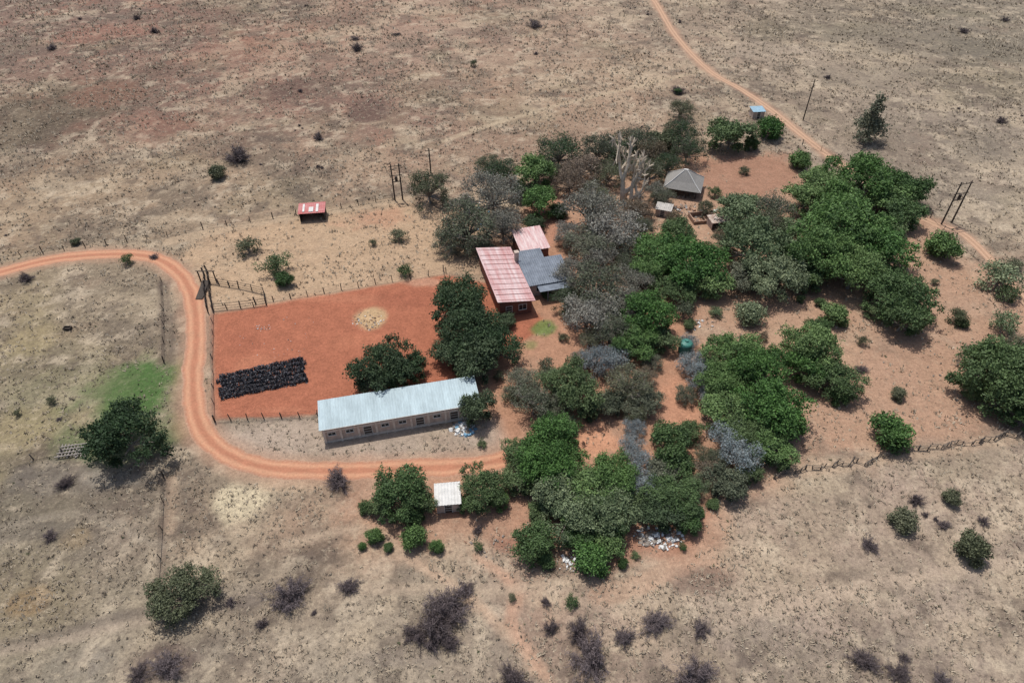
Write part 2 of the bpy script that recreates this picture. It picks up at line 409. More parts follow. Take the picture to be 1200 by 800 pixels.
def twig_shrub(name,seed,nst=60,nt_=60,w=.010):
    rng=np.random.default_rng(seed); mb=MB(); 
    T=[];N=0
    ph=rng.random(3)*6.28
    for i in range(nst):
        a=rng.random()*6.28; el=math.radians(10+75*rng.random()); L=(.72+.35*rng.random())*(1+.15*math.sin(2*a+ph[0])+.12*math.sin(3*a+ph[1]))
        d=np.array([math.cos(a)*math.cos(el),math.sin(a)*math.cos(el),math.sin(el)*.85])
        p0=np.array([rng.normal()*.08,rng.normal()*.08,0]); p1=p0+d*L*.5+rng.normal(size=3)*.05; p2=p0+d*L+rng.normal(size=3)*.06
        mb.tube([p0,p1,p2],[w*1.6,w,w*.4],3,0)
        for k in range(nt_):
            t=.2+.8*rng.random(); q=p0*(1-t)+p2*t+rng.normal(size=3)*.05
            e=d*.5+rng.normal(size=3)*.8; e/=np.linalg.norm(e); e[2]=abs(e[2]) if q[2]<.1 else e[2]
            q[2]=max(q[2],.02)
            q2=q+e*(.08+.13*rng.random()); q2[2]=max(q2[2],.02)
            s=np.cross(e,rng.normal(size=3)); s/=np.linalg.norm(s)+1e-9
            T.append([q-s*w*.8,q+s*w*.8,q2+s*w*.5,q2-s*w*.5])
    T=np.array(T).reshape(-1,3); mb.add(T,np.arange(len(T)).reshape(-1,4),0)
    n=mb.n; return mb.mesh(name,fl={'shade':rng.random(n)})
def bare_tree(name,seed):
    rng=np.random.default_rng(seed); mb=MB()
    def br(p,d,L,r,dep):
        q=p+d*L*.5+rng.normal(size=3)*L*.05; e=q+d*L*.5+rng.normal(size=3)*L*.08
        mb.tube([p,q,e],[r,r*.8,r*.6],5 if dep>2 else 4,0)
        if dep==0: return
        for k in range(3 if dep>1 else 4):
            nd_=d*.7+rng.normal(size=3)*.55; nd_[2]+=.1; nd_/=np.linalg.norm(nd_)
            br(e if k else q,nd_,L*(.62+.2*rng.random()),r*.68,dep-1)
    br(np.array([0,0,0.]),np.array([.05,0,1.]),.42,.09,4)
    return mb.mesh(name,fl={'shade':np.full(mb.n,.5)})

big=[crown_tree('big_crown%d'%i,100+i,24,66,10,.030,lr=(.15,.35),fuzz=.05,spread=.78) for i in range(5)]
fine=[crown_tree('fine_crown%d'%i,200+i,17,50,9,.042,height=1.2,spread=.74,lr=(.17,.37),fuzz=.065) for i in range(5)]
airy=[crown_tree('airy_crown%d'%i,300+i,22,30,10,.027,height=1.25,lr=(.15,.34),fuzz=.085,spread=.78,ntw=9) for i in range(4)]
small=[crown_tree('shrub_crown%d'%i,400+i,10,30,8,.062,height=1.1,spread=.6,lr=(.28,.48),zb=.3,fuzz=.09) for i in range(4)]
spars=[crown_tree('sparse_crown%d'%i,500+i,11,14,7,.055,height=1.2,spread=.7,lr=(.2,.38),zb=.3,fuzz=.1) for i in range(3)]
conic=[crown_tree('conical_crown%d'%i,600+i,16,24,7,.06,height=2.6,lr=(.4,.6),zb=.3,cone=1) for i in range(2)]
twig=[twig_shrub('twig_shrub%d'%i,700+i) for i in range(4)]
bare=[bare_tree('bare%d'%i,800+i) for i in range(1)]
bark=simple('bark',(.27,.235,.20),.3,4)
MF={
'bright':foliage('bright_green_leaves',(.032,.070,.020),(.140,.260,.060)),
'mid':foliage('mid_green_leaves',(.032,.058,.022),(.125,.200,.064)),
'dark':foliage('dark_green_leaves',(.020,.038,.018),(.080,.128,.052)),
'olive':foliage('olive_leaves',(.046,.055,.030),(.175,.190,.100)),
'grey':foliage('grey_olive_leaves',(.090,.090,.072),(.310,.300,.240)),
'gdark':foliage('dull_grey_green_leaves',(.048,.058,.036),(.180,.198,.122)),
'blue':foliage('blue_grey_leaves',(.10,.125,.130),(.320,.370,.375)),
'brown':foliage('dry_brown_leaves',(.08,.062,.040),(.25,.190,.120)),
'seed':foliage('green_seed_leaves',(.036,.070,.026),(.240,.300,.150)),
}
twm=foliage('purple_brown_twigs',(.062,.048,.050),(.170,.132,.130),.0,.03)
ded=simple('bleached_wood',(.62,.52,.40),.2,6)
SH={'big':big,'fine':fine,'airy':airy,'small':small,'sparse':spars,'conic':conic}
NM={'bright':'broadleaf_tree','mid':'shade_tree','dark':'evergreen_tree','olive':'olive_tree','grey':'grey_leaved_tree','gdark':'eucalyptus_tree','blue':'blue_gum_tree','brown':'dry_leaved_tree','seed':'seeding_acacia_tree'}
cnt=0; PL=[]
def plant(u,v,rp,kind,shape='big',hs=1.0,name=None):
    global cnt
    cnt+=1
    rp=rp*(1.08 if rp>18 else 1.03)
    r=rp*DEP(u,v,3)/FS; zc=.62*r*hs
    if shape=='conic': zc=1.2*r*hs
    x,y=W(u,v,zc); r=rp*DEP(u,v,zc)/FS
    PL.append((x,y,r))
    me=SH[shape][cnt%len(SH[shape])]
    if len(me.materials)==0: me.materials.append(MF['mid']); me.materials.append(bark)
    nm=name or (NM[kind] if r>1.9 else 'green_shrub' if kind in('bright','mid','dark') else 'bush')
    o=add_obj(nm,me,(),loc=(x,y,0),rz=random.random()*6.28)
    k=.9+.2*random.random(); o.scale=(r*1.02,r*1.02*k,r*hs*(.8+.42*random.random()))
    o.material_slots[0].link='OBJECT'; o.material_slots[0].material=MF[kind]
def twig_at(x,y,r):
    global cnt
    cnt+=1; me=twig[cnt%4]
    if len(me.materials)==0: me.materials.append(twm)
    add_obj('leafless_thorn_bush',me,(),loc=(x,y,0),rz=random.random()*6.28,scale=(r*1.1,r*1.1*(.8+.3*random.random()),r*(.8+.3*random.random())))
def twigs(u,v,rp):
    r=rp*DEP(u,v,1)/FS; x,y=W(u,v,.45*r); twig_at(x,y,r)

T=[
# north-west windbreak
(503,222,27,'olive','airy'),(548,265,36,'gdark','airy'),(528,282,24,'gdark','airy'),(592,200,24,'dark','airy'),(572,192,18,'olive','airy'),(578,232,30,'grey','airy'),(590,268,24,'grey','airy'),(560,290,18,'gdark','airy'),(545,240,18,'grey','airy'),
(628,204,25,'bright','fine'),(632,236,24,'bright','fine'),(612,225,16,'dark','fine'),(625,262,14,'dark','fine'),(655,178,28,'dark','airy'),(680,196,26,'brown','airy'),(668,215,20,'brown','airy'),(700,178,22,'gdark','airy'),(645,200,14,'gdark','airy'),
(722,176,24,'dark','airy'),(745,168,24,'gdark','airy'),(762,180,20,'brown','airy'),(712,205,20,'olive','airy'),(775,165,18,'olive','fine'),(797,158,22,'dark','airy'),(805,178,20,'dark','airy'),(798,130,15,'olive','airy'),(692,222,16,'gdark','airy'),
(760,205,20,'olive','airy'),(770,225,16,'grey','airy'),(745,195,16,'gdark','airy'),(782,195,18,'dark','airy'),(838,226,9,'mid','sparse'),(790,260,12,'brown','sparse'),
(857,157,28,'mid','fine'),(903,152,16,'bright','small'),(938,188,15,'bright','small'),(880,170,9,'mid','small'),(776,232,14,'gdark','airy'),(826,245,12,'olive','airy'),
# centre north
(690,250,34,'grey','airy'),(722,268,38,'grey','airy'),(690,285,30,'gdark','airy'),(655,248,12,'dark','small'),(745,245,22,'brown','airy'),(705,235,22,'olive','airy'),(735,290,22,'gdark','airy'),(668,275,20,'grey','airy'),(752,270,16,'gdark','airy'),
(772,292,34,'bright','big'),(812,305,40,'bright','big'),(790,335,26,'mid','big'),(832,330,26,'bright','fine'),(758,318,22,'bright','fine'),(795,275,20,'mid','fine'),
(866,245,28,'seed','fine'),(903,248,24,'gdark','airy'),(882,290,40,'seed','big'),(905,325,32,'seed','big'),(872,325,22,'gdark','fine'),(930,270,22,'seed','fine'),(850,285,18,'olive','airy'),(925,300,22,'mid','fine'),(895,268,22,'olive','airy'),
(968,215,34,'bright','big'),(1010,208,38,'bright','big'),(945,232,26,'bright','fine'),(1040,232,28,'bright','fine'),(1062,225,24,'mid','fine'),(1058,250,26,'mid','fine'),(985,240,28,'bright','fine'),
(985,265,50,'bright','big'),(1025,285,42,'bright','big'),(960,300,40,'bright','big'),(1000,320,34,'bright','big'),(940,320,24,'mid','fine'),(1045,265,22,'mid','fine'),
(1052,345,38,'mid','big'),(1058,375,26,'mid','fine'),(1040,325,22,'mid','fine'),(1105,289,20,'bright','small'),(1030,365,16,'mid','fine'),
(980,369,17,'bright','small'),(879,367,17,'seed','small'),(962,355,7,'mid','small'),(938,350,6,'mid','small'),(895,395,7,'brown','sparse'),
# centre
(672,325,24,'grey','airy'),(700,335,36,'gdark','airy'),(722,355,34,'grey','airy'),(688,368,32,'grey','airy'),(715,388,26,'gdark','airy'),(665,352,20,'dark','airy'),(700,302,22,'grey','airy'),(740,332,22,'grey','airy'),(735,312,18,'gdark','airy'),(690,398,16,'olive','airy'),
(760,372,32,'bright','big'),(745,400,28,'bright','big'),(775,398,20,'mid','fine'),(802,365,14,'gdark','sparse'),(728,392,16,'mid','fine'),(742,360,16,'mid','fine'),(765,425,14,'gdark','airy'),
(538,355,34,'dark','big'),(548,388,38,'dark','big'),(575,402,34,'dark','big'),(558,425,32,'dark','fine'),(530,415,24,'dark','fine'),(590,375,14,'dark','fine'),
(450,432,34,'dark','big'),(482,428,22,'dark','fine'),(432,445,20,'gdark','fine'),(465,448,18,'dark','fine'),(560,480,22,'dark','fine'),
(612,445,22,'gdark','airy'),(625,472,28,'gdark','airy'),(648,452,22,'seed','airy'),(672,455,34,'mid','big'),(600,462,12,'olive','sparse'),(640,432,12,'gdark','sparse'),(655,480,18,'gdark','airy'),(690,478,16,'dark','fine'),
(700,425,24,'blue','airy'),(722,420,20,'blue','airy'),(735,450,30,'olive','airy'),(752,468,24,'gdark','big'),(715,472,20,'gdark','fine'),(758,440,16,'brown','airy'),(640,490,14,'seed','fine'),(745,485,14,'olive','airy'),(680,420,14,'grey','airy'),
(805,402,13,'blue','airy'),(812,425,20,'blue','airy'),(824,445,20,'blue','airy'),(805,462,16,'gdark','airy'),(830,465,16,'blue','airy'),(828,420,14,'grey','airy'),
(865,415,34,'bright','big'),(848,448,28,'bright','big'),(890,440,36,'bright','big'),(862,478,38,'bright','big'),(905,480,42,'bright','big'),(900,515,32,'bright','big'),(870,505,28,'mid','big'),(912,540,14,'mid','fine'),(925,500,18,'mid','fine'),
(952,408,34,'bright','big'),(975,440,30,'mid','big'),(942,432,24,'bright','fine'),(985,465,14,'mid','small'),(958,385,16,'mid','fine'),
(1045,507,24,'bright','small'),(1052,462,9,'olive','small'),(1165,440,44,'mid','big'),(1192,465,36,'mid','fine'),(1148,422,24,'gdark','airy'),(1195,415,24,'olive','airy'),(1140,455,18,'mid','fine'),(1200,490,20,'mid','fine'),
(1173,325,24,'seed','sparse'),(1180,345,14,'mid','sparse'),(1178,380,19,'seed','sparse'),(1123,372,13,'olive','sparse'),(1128,378,8,'mid','small'),(1022,142,19,'gdark','conic'),(1190,310,12,'olive','sparse'),
# south cluster
(645,515,34,'bright','big'),(615,538,28,'mid','big'),(640,548,36,'bright','big'),(612,562,22,'mid','fine'),(665,540,24,'bright','fine'),(660,500,18,'seed','fine'),
(690,572,40,'bright','big'),(718,560,30,'bright','big'),(670,598,36,'seed','big'),(710,600,34,'seed','big'),(650,582,26,'seed','fine'),(740,585,18,'mid','fine'),(630,600,14,'mid','fine'),
(738,522,18,'blue','airy'),(748,545,20,'blue','airy'),(757,572,20,'blue','airy'),(745,500,15,'blue','airy'),(762,592,14,'grey','airy'),
(785,522,26,'mid','fine'),(792,545,24,'mid','fine'),(775,555,20,'gdark','fine'),(790,580,32,'mid','big'),(775,602,24,'dark','fine'),(806,605,20,'mid','fine'),(808,505,18,'mid','fine'),
(848,515,22,'blue','airy'),(865,537,24,'blue','airy'),(850,564,24,'gdark','fine'),(880,555,15,'mid','fine'),(828,552,20,'brown','airy'),(825,535,16,'olive','airy'),(815,570,16,'seed','airy'),(840,540,16,'gdark','airy'),
(625,635,26,'mid','fine'),(640,655,12,'mid','small'),(695,655,22,'bright','small'),(712,640,18,'bright','small'),(680,628,20,'mid','fine'),(720,618,20,'mid','fine'),(700,625,14,'seed','fine'),
(472,575,36,'mid','big'),(450,592,18,'mid','fine'),(495,590,18,'mid','fine'),(565,572,28,'mid','big'),(548,590,15,'mid','fine'),(585,585,14,'bright','fine'),
(486,630,15,'bright','small'),(440,628,11,'bright','small'),(428,595,9,'mid','small'),(512,641,9,'bright','small'),(484,608,12,'mid','small'),(455,640,7,'mid','small'),(425,640,5,'bright','small'),
(148,512,42,'dark','big'),(212,692,36,'olive','big'),
# shrubs
(1140,645,19,'olive','small'),(1059,608,17,'olive','small'),(1115,583,11,'olive','small'),(255,202,11,'olive','small'),(290,288,15,'olive','sparse'),(322,310,18,'mid','sparse'),(333,328,11,'mid','small'),
(467,275,11,'olive','sparse'),(475,318,9,'mid','sparse'),(148,305,9,'mid','sparse'),(88,283,6,'olive','small'),(872,200,7,'olive','sparse'),(795,107,5,'mid','small'),(555,75,5,'olive','sparse'),
(670,705,9,'mid','sparse'),(560,640,7,'mid','sparse'),(600,700,6,'olive','sparse'),(565,520,6,'mid','sparse'),(808,380,8,'mid','small'),(840,365,9,'seed','sparse'),(1010,400,7,'olive','sparse'),(1095,330,6,'olive','sparse'),
(437,285,5,'olive','sparse'),(60,470,6,'olive','sparse'),(20,485,5,'olive','sparse'),(585,440,8,'olive','sparse'),(660,395,7,'olive','sparse'),(770,510,9,'mid','sparse'),(835,590,8,'mid','small'),(640,345,6,'mid','small'),
(858,236,10,'olive','sparse'),(845,272,9,'brown','sparse'),(820,600,7,'bright','small'),(800,640,6,'mid','sparse'),(745,650,6,'mid','sparse'),(730,660,7,'mid','small'),
]
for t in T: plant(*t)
for t in [(278,181,17),(373,160,8),(418,55,9),(416,44,6),(627,28,9),(180,35,7),(338,696,24),(408,685,15),(525,708,30),(512,730,28),(488,742,18),(527,752,14),(306,730,9),(692,768,33),(678,738,18),
 (770,728,19),(732,745,16),(822,735,14),(815,790,27),(1015,773,17),(1055,787,17),(1075,585,11),(1020,637,13),(395,560,17),(600,797,24),(30,325,10),(57,627,10),(75,565,11),(195,778,24),(645,735,12),(160,790,16),
 (1010,432,9),(1130,35,7),(1175,140,8),(1178,22,6),(795,105,9),(60,55,7),(160,20,6),(1105,795,12),(560,620,8),(180,300,6),(970,90,5),(1060,770,8),(980,455,8),(1153,610,8),(640,705,8),(270,705,8),(545,690,12),(505,755,10)]: twigs(*t)
rr_=random.Random(11); k=0
while k<34:
    Y=20+rr_.random()**.9*270; X=(rr_.random()-.5)*2*(Y*.72+25)
    if gmask(np.array([X]),np.array([Y]))[0]<.85: continue
    if any((X-a)**2+(Y-b_)**2<(c+2)**2 for a,b_,c in PL): continue
    for q in range(rr_.choice([1,1,2,3])): twig_at(X+rr_.gauss(0,1.3)*(q>0),Y+rr_.gauss(0,1.3)*(q>0),(.25+.7*rr_.random()**2)*(1 if Y<110 else 1.15))
    k+=1
bare[0].materials.append(ded)
for uv,s in (((729,240),7.6),((739,243),6)):
    x,y=W(*uv); add_obj('dead_tree',bare[0],(),loc=(x,y,0),rz=random.random()*6,scale=(s,s,s*1.7))

# ---------------------------------------------------------------- grass, scrub
def scatter(n,far_pow=1.0):
    v=RNG.random(n); Y=16+ (310-16)*v**far_pow; X=(RNG.random(n)-.5)*2*(Y*.78+30)
    return X,Y
bx=[(W(470,480),13),(W(600,335),9),(W(645,320),8),(W(366,250),3),(W(526,590),3)]
def tufts(name,n,rng,size,blades,width,mat,dens,flat=.5,gmin=.25,cell=7,thr=.32,hz=1.0):
    X,Y=scatter(n,1.15); d=vnoise(X,Y,cell,55,4,.65); G=gmask(X,Y)
    keep=(rng.random(n)<np.clip((d-thr)*4,0.04,1)*dens)&(G>gmin)&(rng.random(n)<G+.1)
    for (px,py),r in bx: keep&=np.hypot(X-px,Y-py)>r*.5
    X=X[keep];Y=Y[keep];m=len(X); s=size*(.4+1.1*rng.random(m)**1.5)*(.85+np.clip((Y-60)/200,0,1)*.8)
    a=rng.random((m,blades))*6.283; tl=flat*(.4+.8*rng.random((m,blades)))
    off=rng.normal(size=(m,blades,2))*.3
    base=np.stack([X,Y,np.zeros(m)],-1)[:,None,:]+np.concatenate([off,off[...,:1]*0],-1)*s[:,None,None]
    dr=np.stack([np.cos(a)*tl,np.sin(a)*tl,np.ones_like(a)*hz*(.5+.5*rng.random((m,blades)))],-1)
    tip=base+dr*s[:,None,None]; side=np.stack([-np.sin(a),np.cos(a),a*0],-1)*width*s[:,None,None]
    V=np.stack([base-side,base+side,tip+side*.5,tip-side*.5],2).reshape(-1,3)
    sh=np.repeat(np.clip(rng.random(m)*.8+.2*rng.random(m),0,1),blades*4)
    return add_obj(name,fast_mesh(name,V,np.arange(len(V)).reshape(-1,4),fl={'shade':sh}),[mat])
gmt=foliage('dry_grass_blades',E(124,108,88),E(216,198,166),0,.0)
tufts('dry_grass',140000,RNG,.32,5,.16,gmt,.85,flat=.7)
wdm=foliage('scrub_twigs',E(74,64,58),E(120,108,94),0,.0)
tufts('low_scrub',18000,RNG,.33,16,.07,wdm,.5,flat=.5,gmin=.4,cell=12,thr=.46,hz=.6)
gwm=foliage('weed_leaves',E(68,76,50),E(112,122,80),0,.0)
tufts('green_weeds',8000,RNG,.27,14,.12,gwm,.22,flat=.5,gmin=.2,cell=20,thr=.42,hz=.6)

# ---------------------------------------------------------------- buildings
paleblue=simple('pale_blue_iron_roof',S(190,208,212,.72),.14,.9,.6,.0,stretch=(1,.2,1))
plaster=simple('weathered_plaster',S(206,186,171),.18,1.2)
trim=simple('white_trim',S(222,218,208),.08,2)
redpaint=simple('faded_red_iron_roof',S(192,144,141,.75),.15,.5,.7,c2=S(224,204,201,.75),stretch=(.2,2.6,1))
redpaint3=simple('red_iron_roof',S(172,92,88),.2,.7,.6,c2=S(200,140,136),stretch=(.25,2.2,1))
redpaint2=simple('pink_iron_roof',S(196,152,149,.75),.15,.8,.6,c2=S(226,208,203,.75),stretch=(2.2,.3,1))
greyroof=simple('grey_iron_roof',S(124,132,142),.15,.8,.55,c2=S(98,106,116))
glass=simple('dark_window_glass',(.02,.025,.03),.1,2,.15)
wood=simple('dark_timber',(.07,.055,.045),.3,5)
brick=simple('brick_wall',S(140,92,76),.2,3)
whiteiron=simple('white_iron',S(220,218,212),.12,1.5,.6)
thatch=simple('grey_thatch',S(120,118,114),.3,2.5,.95,c2=S(160,156,150),stretch=(3,3,.6))
rust=simple('rust_streak',S(162,98,90),.25,2)

def roof_sheet(name,L,D,zf,zb,mat,parent,x0=-.3,y0=-.4,over=.3,pitch=.32,thick=.05,amp=.035):
    """corrugated sheet, ribs run down the slope (y). zf at front, zb at back"""
    xs=np.arange(x0,L+over+.001,pitch/4); n=len(xs)
    prof=np.array([0,amp,0,-amp])[np.arange(n)%4]*1.0
    y1=D+over; s=(zb-zf)/D
    V=[];F=[]
    ysn=np.linspace(y0,y1,6)
    for yy in ysn:
        for i in range(n): V.append([xs[i],yy,zf+s*yy+prof[i]])
    k=len(ysn)
    for j in range(k-1):
        for i in range(n-1): F.append([j*n+i,j*n+i+1,(j+1)*n+i+1,(j+1)*n+i])
    o0=len(V); V+= [[v[0],v[1],v[2]-thick] for v in V]
    F+= [[a+o0,d+o0,c+o0,b_+o0] for a,b_,c,d in F[:]]
    for i in range(n-1):
        F.append([i,i+o0,i+1+o0,i+1]); q=(k-1)*n; F.append([q+i,q+i+1,q+i+1+o0,q+i+o0])
    for j in range(k-1):
        a,c=j*n,(j+1)*n; F.append([a,c,c+o0,a+o0]); a+=n-1;c+=n-1; F.append([a,a+o0,c+o0,c])
    me=fast_mesh(name,V,F); return add_obj(name,me,[mat],parent=parent)
def walls(L,D,zf,zb,th=.2):
    mb=MB()
    def wall(x0,y0,x1,y1,h):
        V=[[x0,y0,0],[x1,y0,0],[x1,y1,0],[x0,y1,0],[x0,y0,h[0]],[x1,y0,h[1]],[x1,y1,h[2]],[x0,y1,h[3]]]
        mb.add(V,[[0,3,2,1],[4,5,6,7],[0,1,5,4],[1,2,6,5],[2,3,7,6],[3,0,4,7]])
    z=lambda y: zf+(zb-zf)*y/D-.09
    wall(0,0,L,th,[z(0),z(0),z(th),z(th)]); wall(0,D-th,L,D,[z(D-th)]*2+[z(D)]*2)
    wall(0,th,th,D-th,[z(th)]*2+[z(D-th)]*2); wall(L-th,th,L,D-th,[z(th)]*2+[z(D-th)]*2)
    return mb
def opening(parent,kind,x,y,w,h,z,face='front',framemat=None):
    mb=MB(); f=.08
    if face=='front':
        B=lambda cx,cz,sx,sz,off,dep,m: mb.box((cx,y-off,cz),(sx,dep,sz),m=m)
        c=x
    else:
        B=lambda cx,cz,sx,sz,off,dep,m: mb.box((x+(off if face=='right' else -off),cx,cz),(dep,sx,sz),m=m)
        c=y
    B(c,z+h/2,w,h,.005,.03,0)
    B(c-w/2-f/2,z+h/2,f,h,.03,.08,1);B(c+w/2+f/2,z+h/2,f,h,.03,.08,1)
    B(c,z+h+f/2,w+2*f,f,.03,.08,1)
    if kind=='window':
        B(c,z-f/2,w+2*f,f,.05,.14,1); B(c,z+h/2,.05,h-.01,.03,.03,1)
    else:
        for k in range(3): B(c,z+h*(.25+.25*k),w*.9,.06,.03,.02,1)
    add_obj(kind,mb.mesh(kind),[glass if kind=='window' else wood,framemat or trim],parent=parent)

# long farm shed
p0=W(381,519);p1=W(562,488); ang=math.atan2(p1[1]-p0[1],p1[0]-p0[0]); L=math.dist(p0,p1)
sh=empty('long_farm_shed',(p0[0],p0[1],0),ang); D=5.0
mb=walls(L,D,2.8,3.2); add_obj('walls',mb.mesh('walls'),[plaster],parent=sh)
roof_sheet('roof',L,D,2.86,3.26,paleblue,sh,x0=-.35,y0=-.12,pitch=.38,amp=.022)
mb=MB()
nb=9
for i in range(nb+1): mb.box((min(max(i*L/nb,.2),L-.2),-.06,1.32),(.30,.12,2.64))
cream=simple('cream_paint',S(230,216,200),.15,2)
add_obj('pilasters',mb.mesh('pilasters'),[cream],parent=sh)
mb=MB(); mb.box((L/2,-.015,.18),(L+.1,.06,.36)); mb.box((L/2,-.15,2.80),(L+.6,.04,.12)); mb.box((L/2,-.012,2.3),(L-.5,.05,.3)); add_obj('plinth_and_fascia',mb.mesh('pf'),[cream],parent=sh)
for i in range(nb):
    cx=(i+.5)*L/nb
    if i in(2,5,7): opening(sh,'door',cx,0,1.1,2.0,.02)
    else: opening(sh,'window',cx,0,1.0,.55,1.45)
opening(sh,'door',0,2.6,1.6,2.1,.02,'left')
# farmhouse
hx,hy=W(599,372); fh=empty('farmhouse',(hx-1.9,hy,0),math.radians(15))
def wing(x,y,L,D,zf,zb,wm,nm,rz=0):
    e=empty(nm,(x,y,0),rz); e.parent=fh
    mb=walls(L,D,zf,zb); add_obj('walls',mb.mesh('walls'),[wm],parent=e)
    return e
m1=wing(5.6,0,15.6,5.6,2.9,3.7,brick,'main_wing',math.radians(90))
roof_sheet('roof',15.6,5.6,2.98,3.78,redpaint,m1,pitch=.7,x0=-.6,y0=-.5,over=.5)
mb=MB()
rs=random.Random(3)
for i in range(11):
    xx=-.2+i*1.5; mb.box((xx+rs.random()*.3,2.8,3.445),(.06,6.2,.03),R=Matrix.Rotation(math.atan2(.8,5.6),3,'X'))
add_obj('roof_rust_seams',mb.mesh('seams'),[rust],parent=m1)
opening(m1,'window',0,1.6,1.3,1.1,1.0,'left'); opening(m1,'door',0,4.0,1.0,2.05,.02,'left')
for k in (2.5,6,12): opening(m1,'window',k,0,1.3,1.1,1.0,'front')
m2=wing(6.3,4.2,7.6,6.2,2.6,3.2,plaster,'middle_wing'); roof_sheet('roof',7.6,6.2,2.68,3.28,greyroof,m2,pitch=.4,x0=-.2)
for k in (2,5): opening(m2,'window',k,0,1.2,1.1,1.0)
m3=wing(6.6,10.8,4.4,3.0,2.5,2.9,plaster,'lean_to'); roof_sheet('roof',4.4,3,2.56,2.96,greyroof,m3,pitch=.4)
m4=wing(7.8,11.6+2.6,5.2,6.4,2.8,3.3,brick,'north_wing'); roof_sheet('roof',5.2,6.4,2.88,3.38,redpaint2,m4,pitch=.55,y0=-.3)
opening(m4,'window',2.5,0,1.2,1.0,1.1)
mb=MB()
for (xx,yy) in ((9.2,2.2),(12.8,2.2)): mb.box((xx,yy,1.15),(.14,.14,2.3))
mb.box((10.4,3.1,2.36),(5.4,2.1,.08)); add_obj('verandah',mb.mesh('verandah'),[greyroof],parent=fh)
mb=MB(); mb.box((6.0,11.4,3.0),(.7,.7,3.6)); mb.box((6.0,11.4,4.86),(.84,.84,.12)); add_obj('chimney',mb.mesh('chimney'),[plaster],parent=fh)

def shelter(name,u,v,L,D,hf,hb,rz,rm,wm,openfront=True):
    x,y=W(u,v); e=empty(name,(x-L/2*math.cos(rz),y-L/2*math.sin(rz),0),rz)
    mb=MB(); th=.12
    z=lambda yy: hf+(hb-hf)*yy/D-.09
    mb.box((L/2,D-th/2,z(D)/2-.02),(L,th,z(D)-.04)); mb.box((th/2,(D-th)/2,z(0)/2),(th,D-th-.02,z(0))); mb.box((L-th/2,(D-th)/2,z(0)/2),(th,D-th-.02,z(0)))
    if not openfront: mb.box((L/2,.06,z(0)/2),(L-2*th-.01,.12,z(0)))
    add_obj('walls',mb.mesh('walls'),[wm],parent=e)
    if openfront:
        mb=MB()
        for xx in (.08,L/2,L-.08): mb.box((xx,-.1,hf/2-.04),(.12,.12,hf-.08))
        add_obj('posts',mb.mesh('posts'),[wood],parent=e)
    roof_sheet('roof',L,D,hf,hb,rm,e,pitch=.4,x0=-.2,y0=-.25,over=.2)
    return e
s1=shelter('livestock_shelter',367,259,5.0,3.2,2.0,2.3,math.radians(8),redpaint3,wood)
mb=MB(); mb.box((2.4,1.0,2.17),(.9,1.6,.03),R=Matrix.Rotation(.09,3,'X')); mb.box((3.6,1.4,2.22),(.5,2.6,.03),R=Matrix.Rotation(.09,3,'X')); mb.box((.9,1.6,2.24),(.4,2.6,.03),R=Matrix.Rotation(.09,3,'X')); add_obj('patched_sheets',mb.mesh('p'),[whiteiron],parent=s1)
s2=shelter('outbuilding_hut',526,600,3.0,2.9,2.0,2.15,math.radians(6),whiteiron,plaster,False); opening(s2,'door',1.5,0,.9,1.85,.02)
s3=shelter('pump_house',888,139,3.0,2.6,1.9,2.1,math.radians(5),simple('blue_iron',S(150,180,196),.12,1),plaster,False); opening(s3,'door',1.5,0,.8,1.7,.02)
s4=shelter('ruined_shed',846,268,4.6,2.4,1.7,1.9,math.radians(12),simple('pale_rusty_iron',S(196,186,174),.25,1.2,c2=S(150,114,96)),plaster,True)
s5=shelter('tool_shed',776,254,3.0,2.2,1.7,1.9,math.radians(-20),simple('dusty_iron',S(190,184,176),.15,1.2),plaster,False); opening(s5,'door',1.4,0,.8,1.5,.02)
# roofless brick walls beside the lapa
x,y=W(824,262); rw=empty('roofless_brick_ruin',(x,y,0),math.radians(10)); mb=MB()
mb.box((0,0,.35),(4.2,.22,.7)); mb.box((-1.99,1.5,.45),(.22,2.7,.9)); mb.box((0,3.0,.5),(4.2,.22,1.0)); mb.box((.6,1.5,.3),(.22,2.7,.6)); mb.box((1.99,1.9,.3),(.22,1.9,.6))
add_obj('walls',mb.mesh('rwalls'),[simple('old_brick',S(170,140,120),.3,2)],parent=rw)

# hipped thatch lapa
x,y=W(803,232); la=empty('thatched_lapa',(x,y+3.2,0),math.radians(-18)); mb=MB()
A=3.0; zt=4.9; ze=2.2; r2=.6
rings=[(A+.6,ze-.25),(A*.72,ze+.9),(A*.4,ze+1.85),(r2*.5,zt)]
V=[];F=[]
for (a,z) in rings:
    for (sx,sy) in ((-1,-1),(0,-1.02),(1,-1),(1.02,0),(1,1),(0,1.02),(-1,1),(-1.02,0)): V.append([a*sx*1.1,a*sy,z])
for j in range(3):
    for i in range(8): F.append([j*8+i,j*8+(i+1)%8,(j+1)*8+(i+1)%8,(j+1)*8+i])
F+= [[24,25,26,31],[26,27,30,31],[27,28,29,30]]
mb.add(V,F); add_obj('thatch_roof',mb.mesh('thatch'),[thatch],parent=la)
mb=MB(); mb.box((0,0,zt+.05),(.9,.4,.2)); 
for sx in(-1,1):
    for sy in(-1,1): mb.tube([(sx*(A+.6)*1.1,sy*(A+.6),ze-.22),(sx*A*.8,sy*A*.73,ze+.93),(sx*A*.45,sy*A*.41,ze+1.88),(sx*.3,sy*.3,zt+.03)],[.08]*4,6)
add_obj('ridge_caps',mb.mesh('ridge'),[whiteiron],parent=la)
mb=MB()
for sx in(-1,-.33,.33,1):
    for sy in(-1,1): mb.tube([(sx*A,sy*(A-.1),0),(sx*A,sy*(A-.1),ze)],[.12,.1],8)
